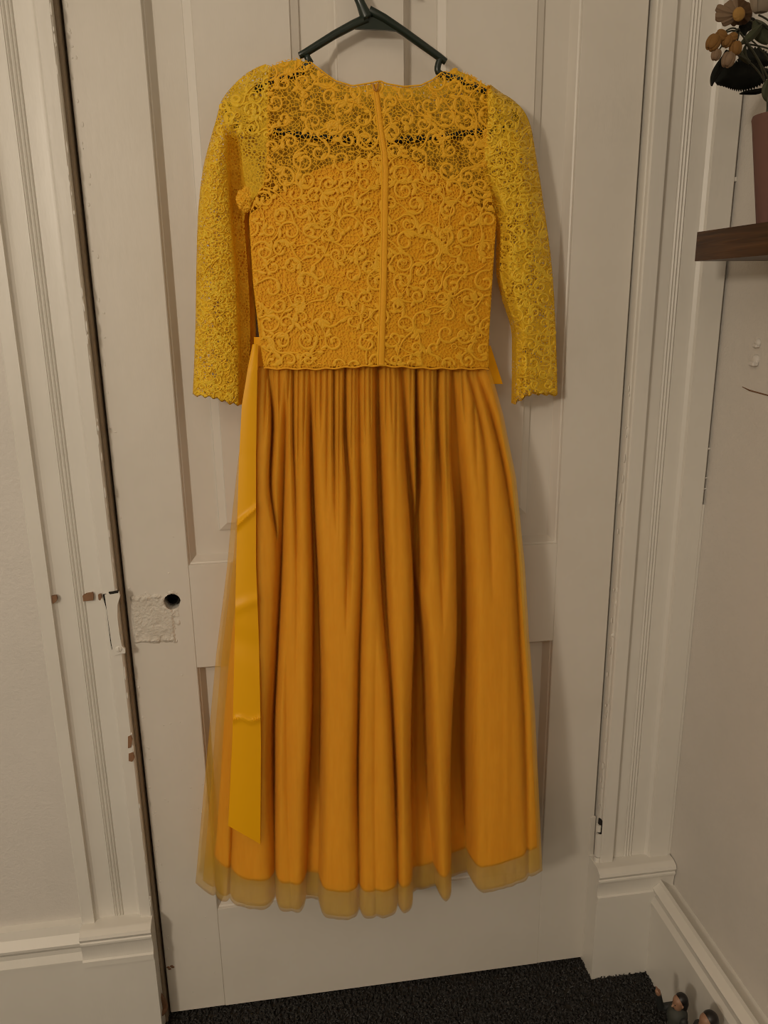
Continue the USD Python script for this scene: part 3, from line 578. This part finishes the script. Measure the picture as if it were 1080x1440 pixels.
# zip placket down the back, with a small pull
zc = [(528, 119), (532, 150), (537, 190), (541, 215), (542.5, 240), (541.5, 320), (540, 400), (537.5, 470), (536.5, 513)]
zy = np.linspace(119, 513, 120); zx = cv(zc, zy); wd = np.interp(zy, [119, 200, 225, 513], [3.6, 3.6, 4.3, 4.6])
prof_u = np.array([-1, -.92, -.55, 0, .55, .92, 1]); prof_h = np.array([-.001, .0008, .0016, .0018, .0016, .0006, -.002])
zg = zx[:, None]+wd[:, None]*prof_u; zpy = np.repeat(zy[:, None], 7, 1)
obj('zip_placket', sheet(aty(zg, zpy, -(bodice_depth(zg, zpy)+prof_h+.0006))), M['tape'], dress, smooth=True)
zg = zx[:, None]-wd[:, None]*1.05+np.array([-1.8, -.9, 0, .9, 1.8]); zpy = np.repeat(zy[:, None], 5, 1)
obj('zip_seam', sheet(aty(zg, zpy, -(bodice_depth(zg, zpy)+np.array([-.0005, .0012, .0018, .0012, -.0015])+.0006))), M['cord'], dress, smooth=True)
pl = spline([(525, 117), (526, 124), (528.5, 127.5), (531, 124), (531.5, 117)], 24)
obj('zip_pull', tube(aty(pl[:, 0], pl[:, 1], -(bodice_depth(pl[:, 0], pl[:, 1])+.0045)), .0011, 8), M['zip'], dress, smooth=True)
# waist seam piping
wx = np.linspace(371, 687, 120); wy = fW(wx)+.3
obj('waist_seam', tube(aty(wx, wy, -(bodice_depth(wx, wy)-.0005)), .0013, 8), M['tape'], dress, smooth=True)
# satin sash ends
SL = [(355, 484), (349, 515), (340, 570), (336, 647), (332, 795), (330, 900), (327, 1031), (321, 1159), (320.5, 1162)]
SR = [(362, 482), (362, 515), (361, 570), (360, 640), (360, 795), (364, 900), (367, 1046), (366, 1187)]
u, v = np.meshgrid(np.linspace(0, 1, 26), np.linspace(0, 1, 220)); py = 484+v*(1161-484+26*u)
px = cv(SL, py)+(cv(SR, py)-cv(SL, py))*u
px[-1] = px[-1]
su = np.interp(py, [484, 560, 1190], [0, .0, 1.0])
bsash = np.interp(py, [484, 520, 640, 800, 1000, 1190], [.052, .060, .066, .080, .096, .108])
crease = .004*np.exp(-((py-(740-(px-332)*.9))/5)**2)+.0035*np.exp(-((py-(1012+np.sin(px*.2)*2))/3)**2)-.003*np.exp(-((py-(905+(px-345)*.3))/18)**2)+.003*np.exp(-((py-(850-(px-345)*.4))/9)**2)
roll = .0016*np.sin(np.pi*u)
d = bsash+roll+crease
Ps = aty(px, py, -d); Qs = Ps.copy(); Qs[..., 1] += .0012
obj('sash', closed(Ps, Qs), M['satin'], dress, smooth=40, label='long bright yellow satin sash end with a slanted tip')
u, v = np.meshgrid(np.linspace(0, 1, 8), np.linspace(0, 1, 30)); py = 486+v*54; px = 687+v*u*17+u*3; d = .034-.006*u+.002*np.sin(v*6)
Ps = aty(px, py, -d); Qs = Ps.copy(); Qs[..., 1] += .001
obj('sash', closed(Ps, Qs), M['satin'], dress, smooth=True, label='folded sash end at the right side of the waist')

u, v = np.meshgrid(np.linspace(0, 1, 8), np.linspace(0, 1, 16)); py = 474+v*48; px = 357+u*16; Pw = aty(px, py, -(.036+.008*u)); Qw = Pw.copy(); Qw[..., 1] += .001
obj('sash', closed(Pw, Qw), M['satin'], dress, smooth=True, label='sash wrapping round the left side of the waist')
# ------------------------------------------------------------------ hanger
HD = .028
hg = thing('clothes_hanger', aty(515, 30, -HD), 'dark green plastic clothes hanger holding the yellow dress', 'hanger')
def hp(pts, y=-HD): return np.array([aty(p[0], p[1], y) for p in pts])
obj('arm', tube(hp([(421, 78.5), (430, 74), (470, 49), (497, 34.5), (516, 26)]), [.0042, .0048, .0052, .0056, .006], 14), M['hanger'], hg, smooth=True)
obj('arm', tube(hp([(627, 87), (618, 80.5), (570, 46), (540, 26), (519, 15)]), [.0042, .0048, .0052, .0056, .006], 14), M['hanger'], hg, smooth=True)
nk = spline(np.vstack([hp([(517, 27), (510, 12), (505, 0), (500, -12)]), aty(500, -12, -HD)+np.array([(.012, 0, .030), (.034, .004, .045), (.058, .008, .034), (.066, .01, .008)])]), 44)
obj('hook', tube(nk, np.interp(np.linspace(0, 1, 44), [0, .12, .3, 1], [.0085, .0062, .005, .004]), 14), M['hanger'], hg, smooth=True)
web = ext_y(px_poly([(499, 41), (505, 34), (519, 24), (536, 28), (562, 45), (545, 43)], -HD), -HD-.0022, -HD+.0022)
obj('web', web, M['hanger'], hg, smooth=False)
LOOP = spline(hp([(431, 78), (433, 88), (427, 98), (400, 108), (350, 130), (328, 142), (319, 157), (326, 171), (347, 179), (440, 192), (530, 198), (620, 192), (705, 180), (724, 170), (724, 156), (710, 142), (660, 118), (628, 107), (616, 101), (617, 88), (620, 80)]), 220)
obj('shoulder_loop', tube(LOOP, .0043, 12), M['hanger'], hg, smooth=True)
ep = hp([(433, 78), (439, 88)]); obj('strap_notch', tube(ep, .0022, 10), M['hanger'], hg, smooth=True)

# ------------------------------------------------------------------ shelf, pot and silk flowers at the upper right
zt, zb = 1.313, 1.276
plan = Polygon([(.806, -.12), (XR, -.115), (XR, -.62), (.82, -.62)]).buffer(-.006).buffer(.006, 6)
sh = trimesh.creation.extrude_polygon(plan, zt-zb, engine='earcut'); sh.apply_translation((0, 0, zb))
shelf = obj('wall_shelf', man(box(.79, XR+.001, -.7, -.1, zb, zt, .0025)) ^ man(sh), M['shelfwood'], smooth=30)
tag(shelf, 'dark stained wooden shelf fixed to the right side wall', 'shelf')
PX, PY = .876, -.180
M['pot'] = paint('pot_clay', (.155, .075, .06), .85, 120, .0006, (.125, .058, .046))
pot = thing('flower_pot', (PX, PY, zt), 'dull pink tapered pot standing on the dark shelf', 'pot')
pt = lathe([(0, 0), (.0165, 0), (.0180, .002), (.0355, .124), (.0365, .128), (.0355, .132), (.034, .131), (.0325, .126), (.016, .02), (0, .02)], 36); pt.apply_translation((PX, PY, zt))
obj('body', pt, M['pot'], pot, smooth=35)
so = lathe([(0, .108), (.028, .110), (.0285, .113), (0, .118)], 24); so.apply_translation((PX, PY, zt)); obj('filler', so, M['carpet'], pot, smooth=True)
M['petal'] = fabric('beige_petal', (.27, .18, .11), (.28, .18, .1), .7, tw=.3, sheen=.1)
M['orange'] = fabric('orange_petal', (.26, .13, .035), (.3, .15, .04), .7, tw=.3, sheen=.1)
M['white'] = fabric('cream_petal', (.40, .33, .25), (.4, .32, .22), .7, tw=.3, sheen=.1)
M['disk'] = plain('yellow_disk', (.30, .16, .035), .8)
M['brownp'] = fabric('brown_petal', (.10, .05, .02), (.12, .06, .03), .7, tw=.3, sheen=.1)
M['leafd'] = plain('dark_leaf', (.005, .006, .004), .7, specular_ior_level=.2)
M['leafg'] = fabric('grey_green_leaf', (.055, .062, .032), (.06, .07, .03), .6, tw=.2, sheen=.1)
M['stem'] = plain('stem_green', (.035, .035, .018), .6)
def leaf(pts, width, yy, cup=.2, serr=0, n=26, m=9, y2=None, blunt=False):
    c = spline([(p[0], p[1]) for p in pts], n); t = np.gradient(c, axis=0); t /= np.linalg.norm(t, axis=1, keepdims=True); nn = np.stack([-t[:, 1], t[:, 0]], 1)
    k = np.linspace(0, 1, n); w = width*np.sin(np.pi*np.clip(k*.94+.03, 0, 1))**.75
    if blunt: w = width*(.30+.70*smooth01(k/.55))*np.sqrt(np.clip(1-((k-.86)/.14).clip(0)**2*.62, 0, 1))
    if serr: w = w*(1+.10*((np.arange(n) % 2)*2-1))
    s = np.linspace(-1, 1, m); X = c[:, None]+nn[:, None]*w[:, None, None]*s[None, :, None]
    Y = np.interp(k, np.linspace(0, 1, 2), [yy, yy if y2 is None else y2])[:, None]+cup*(width/1000.)*(s[None]**2)-.0015*np.exp(-(s[None]/.12)**2)
    P = aty(X[..., 0], X[..., 1], Y); Q = P.copy(); Q[..., 1] += .0006
    return closed(P, Q)
rootp = np.array([PX, PY, zt+.112]); root_n = [0]
def root():
    k = root_n[0]; root_n[0] += 1; a_ = k*2.4; r_ = .0235*math.sqrt((k+.6)/13.); return rootp+np.array([r_*math.cos(a_), r_*math.sin(a_), .0])
def stem(end, bend=(0, 0, .03), r=.0010):
    end = np.asarray(end); rt = root(); mid = rt*.5+end*.5+np.array(bend)+(rt-rootp)*.5+np.array([.026, .004, 0]); return tube(spline([rt-(0, 0, .006), mid, end], 24), r, 7)
def flower_thing(name, px, py, y, label, catg='flower', group=None): return thing(name, rootp, label, catg, group)
# daisy with beige petals and a yellow disk
dz_ = flower_thing('silk_daisy', 1039, 20, -.2, 'beige petalled silk daisy with yellow disk above the orange buds', 'flower')
for ang, L, wdt, mt in ((186, 33, 7.5, 'petal'), (163, 33, 6.5, 'petal'), (207, 27, 6.5, 'petal'), (134, 24, 7.5, 'petal'), (105, 21, 7, 'petal'), (62, 21, 8, 'brownp'), (33, 21, 8, 'brownp'), (5, 19, 7, 'brownp'), (232, 18, 6, 'brownp'), (84, 20, 7, 'brownp'), (268, 15, 6, 'brownp'), (320, 17, 7, 'brownp')):
    a_ = math.radians(ang); e = (1039+L*math.cos(a_), 20-L*math.sin(a_)); mdl = (1039+L*.5*math.cos(a_+.06), 20-L*.5*math.sin(a_+.06))
    obj('petal', leaf([(1039, 20), mdl, e], wdt, -.193, .3, y2=-.186, blunt=True), M[mt], dz_, smooth=True, label='brown petal' if mt == 'brownp' else None)
dk = blob(aty(1039, 20, -.196), (.0075, .004, .0075), 3); dk.vertices += .0006*(meshkit.noise(dk.vertices*700, 2)[:, None]-.5)
obj('disk', dk, M['disk'], dz_, smooth=True, label='yellow flower disk'); obj('stem', stem(aty(1039, 20, -.188)+(0, .006, 0)), M['stem'], dz_, smooth=True)
# cream rose, cut by the frame
rs = flower_thing('silk_rose', 1067, 5, -.21, 'cream silk rose at the top right corner of the picture', 'flower')
rc = aty(1069, 4, -.25)
for k in range(11):
    a_ = k*2.4; R_ = .007+.0013*k; hgt = .012+.0012*k
    uu, vv = np.meshgrid(np.linspace(-1.0, 1.0, 14), np.linspace(0, 1, 10)); rad = R_*(.35+.65*vv**.6)+.003*vv**4; tha = a_+uu*1.1*(1-.25*vv**3)
    P = np.stack([rc[0]+rad*np.cos(tha), rc[1]-.002+rad*np.sin(tha)*.8-.35*(hgt*vv*(1-.12*uu**2)), rc[2]-.010+hgt*vv*(1-.2*uu**2)], -1)
    n_ = np.stack([np.cos(tha), np.sin(tha), 0*tha], -1)*.0006
    obj('petal', closed(P, P-n_), M['white'], rs, smooth=True)
obj('stem', stem(rc+(0, 0, -.012)), M['stem'], rs, smooth=True)
# orange bud sprig
bs = flower_thing('bud_sprig', 1010, 60, -.2, 'sprig of small orange silk buds left of the dark leaves', 'flower')
fork = aty(1040, 45, -.228)
for bx, by, rr_, dirx, diry in ((1003, 60, 8.5, -.5, -.8), (1014, 50, 6.5, -.6, .2), (1022, 58, 6.5, -.3, -.8), (1034, 68, 7.5, .1, -.9), (1024, 84, 8, -.3, -1), (1007, 77, 6, -.2, -1), (1031, 52, 5, -.7, -.2)):
    c = aty(bx, by, -.238); s = rr_/1000.*.95
    bm = []
    for k in range(5):
        a_ = k*1.257; m_ = trimesh.creation.icosphere(2, 1.0); m_.vertices = m_.vertices*np.array([.62*s, .5*s, 1.0*s]); m_.apply_translation((.42*s*math.cos(a_), .42*s*math.sin(a_), 0)); bm.append(m_)
    tmv = trimesh.util.concatenate(bm); tilt = math.atan2(dirx, diry)
    tmv.apply_transform(trimesh.transformations.rotation_matrix(tilt, (0, 1, 0))); tmv.apply_translation(c)
    bo = obj('bud', tmv, M['petal'] if by > 76 else M['orange'], bs, smooth=True)
    obj('stalk', tube(spline([fork, (fork*.5+c*.5)+(0, -.002, .005), c], 16), .0009, 6), M['stem'], bo, smooth=True)
obj('stem', stem(fork, (-.02, 0, .0)), M['stem'], bs, smooth=True)
# leaves
def leaf_thing(name, pts, w, y, matn, label, serr=0, cup=.2, y2=None, group=None, n=26):
    t = flower_thing(name, 0, 0, 0, label, 'leaf', group)
    obj('blade', leaf(pts, w, y, cup, serr, n, y2=y2), M[matn], t, smooth=True)
    e = aty(pts[0][0], pts[0][1], y); obj('stalk', stem(e, (0, 0, .012), .001), M['stem'], t, smooth=True)
leaf_thing('silk_leaf', [(1082, 100), (1050, 106), (1020, 110), (1007, 117)], 21, -0.178, 'leafd', 'broad near-black serrated silk leaf under the orange buds', 1, .3, n=44)
leaf_thing('silk_leaf', [(1021, 71), (1013, 92), (1004, 108), (1001, 121)], 6, -0.214, 'leafd', 'narrow near-black folded silk leaf hanging lowest at the left', 0, .8)
leaf_thing('silk_leaf', [(1085, 90), (1065, 82), (1050, 84), (1040, 94)], 15, -0.140, 'leafd', 'near-black silk leaf behind the curling green leaves', 1, .3, n=36)
leaf_thing('silk_leaf', [(1084, 120), (1068, 128), (1053, 130), (1040, 132)], 4, -0.130, 'leafd', 'thin near-black silk leaf at the bottom of the bouquet', 0, .3)
leaf_thing('silk_leaf', [(1062, 28), (1068, 40), (1074, 52), (1080, 62)], 13, -0.204, 'leafg', 'grey green silk leaf just under the cream rose', 0, .4)
leaf_thing('silk_leaf', [(1072, 34), (1060, 47), (1050, 56), (1041, 62)], 6, -0.213, 'leafg', 'grey green silk leaf pointing left between rose and buds', 0, .6)
leaf_thing('silk_leaf', [(1047, 60), (1039, 68), (1044, 80), (1054, 90)], 4.2, -0.198, 'leafg', 'thin curling grey green silk leaf over the dark leaves', 0, .8)
leaf_thing('silk_leaf', [(1050, 62), (1047, 72), (1050, 82), (1056, 86)], 3, -0.190, 'leafg', 'thinnest curling grey green silk leaf over the dark leaves', 0, .8)
leaf_thing('silk_leaf', [(1048, 50), (1047, 40), (1052, 33), (1062, 27)], 9, -0.170, 'leafd', 'near-black silk leaf behind the daisy', 0, .3)
leaf_thing('silk_leaf', [(1082, 110), (1078, 120), (1076, 132), (1079, 143)], 5, -0.216, 'leafg', 'grey green silk leaf hanging at the right edge', 0, .4)

# ------------------------------------------------------------------ toy figures on the carpet by the right baseboard
M['tsuit'] = plain('toy_suit', (.018, .020, .019), .6); M['thair'] = plain('toy_hair', (.006, .004, .004), .45); M['tskin'] = plain('toy_skin', (.30, .165, .10), .5); M['tgreen'] = plain('toy_jacket', (.045, .048, .040), .7)
def capsule_chain(pts, radii):
    out = []
    for i in range(len(pts)-1):
        ss = [trimesh.creation.icosphere(2, r).apply_translation(p) for p, r in ((pts[i], radii[i]), (pts[i+1], radii[i+1]))]
        out.append(manifold3d.Manifold.hull_points(np.vstack([s.vertices for s in ss])))
    m = out[0]
    for o in out[1:]: m = m+o
    return m
def toy(base, H, face, label, raised):
    b0 = np.array(base); S = H/.178; ex = np.array([math.cos(face), math.sin(face), 0]); ey = np.array([-ex[1], ex[0], 0])
    def p(f_, s, z): return b0+(ex*f_+ey*s+np.array([0, 0, z]))*S
    t = thing('toy_figure', base, label, 'toy')
    body = capsule_chain([p(0, 0, .088), p(0, 0, .112), p(0, 0, .134), p(.001, 0, .148)], np.array([.014, .013, .016, .007])*S)
    for s in (-1, 1):
        body = body+capsule_chain([p(0, .008*s, .086), p(.002, .010*s, .046), p(-.002, .011*s, .008)], np.array([.0105, .008, .0062])*S)
        body = body+capsule_chain([p(-.002, .011*s, .0062), p(.014, .012*s, .005)], np.array([.0062, .005])*S)
    arms = []
    for s in (-1, 1):
        if raised and s == raised: j = [p(0, .017*s, .134), p(.020, .022*s, .132), p(.0285, .020*s, .164)]
        else: j = [p(0, .017*s, .136), p(.003, .022*s, .112), p(.014, .020*s, .094)]
        body = body+capsule_chain(j, np.array([.0075, .0062, .0052])*S); arms.append(j)
    hv = tm(body.refine_to_length(.004*S)); hv.merge_vertices(); trimesh.smoothing.filter_taubin(hv, iterations=8)
    obj('body', hv, M['tsuit'], t, smooth=True, label='dark clothed body')
    jk = capsule_chain([p(.001, 0, .098), p(.001, 0, .116), p(.001, 0, .134)], np.array([.0155, .0150, .0176])*S); obj('jacket', jk, M['tgreen'], t, smooth=60)
    hd = capsule_chain([p(.001, 0, .146), p(.003, 0, .156), p(.001, 0, .164)], np.array([.006, .0088, .0102])*S)
    hd = hd+capsule_chain([p(.010, 0, .158), p(.0135, 0, .1555)], np.array([.0018, .0016])*S)
    for s in (-1, 1): hd = hd+capsule_chain([p(0, .0098*s, .158), p(0, .0102*s, .161)], np.array([.0016, .002])*S)
    hm = tm(hd.refine_to_length(.002*S)); hm.merge_vertices(); trimesh.smoothing.filter_taubin(hm, iterations=4)
    h = obj('head', hm, M['tskin'], t, smooth=True, label='light brown head')
    for s in (-1, 1): obj('eye', blob(p(.0102, .0038*s, .1605), .0012*S, 1), M['thair'], h, smooth=True)
    obj('mouth', tube([p(.0105, -.003, .1515), p(.0112, 0, .151), p(.0105, .003, .1515)], .0006*S, 6), M['thair'], h, smooth=True)
    hr = capsule_chain([p(-.004, 0, .166), p(-.008, 0, .158), p(-.009, 0, .147)], np.array([.0112, .0095, .0075])*S); obj('hair', hr, M['thair'], t, smooth=60)
    for s, j in zip((-1, 1), arms):
        d = j[2]-j[1]; d = d/np.linalg.norm(d); sd = ey*s; q = j[2]+d*.003*S
        hnd = capsule_chain([q, q+d*.006*S], np.array([.0044, .0046])*S)
        for k, ln in zip((-1.5, -.5, .5, 1.5), (.0075, .0092, .0088, .0066)):
            a_ = q+d*.008*S+sd*k*.0019*S; hnd = hnd+capsule_chain([a_, a_+d*ln*.55*S, a_+(d*ln+ex*.001)*S], np.array([.0011, .00105, .0009])*S)
        hnd = hnd+capsule_chain([q-sd*.003*S, q+(d*.004-sd*.0066)*S, q+(d*.0075-sd*.0078)*S], np.array([.0014, .0012, .001])*S)
        obj('hand', hnd, M['tskin'], t, smooth=50)
_c = aty(958, 1398, -.235); toy((_c[0]-.002, -.235, -.004), _c[2]+.004, math.radians(185), 'small black haired toy figure in dark clothes raising one arm, left of the two', -1)
_c = aty(993, 1424, -.296); toy((_c[0]+.004, -.296, -.004), _c[2]+.004, math.radians(182), 'small black haired toy figure nearer the baseboard, right of the two', 0)
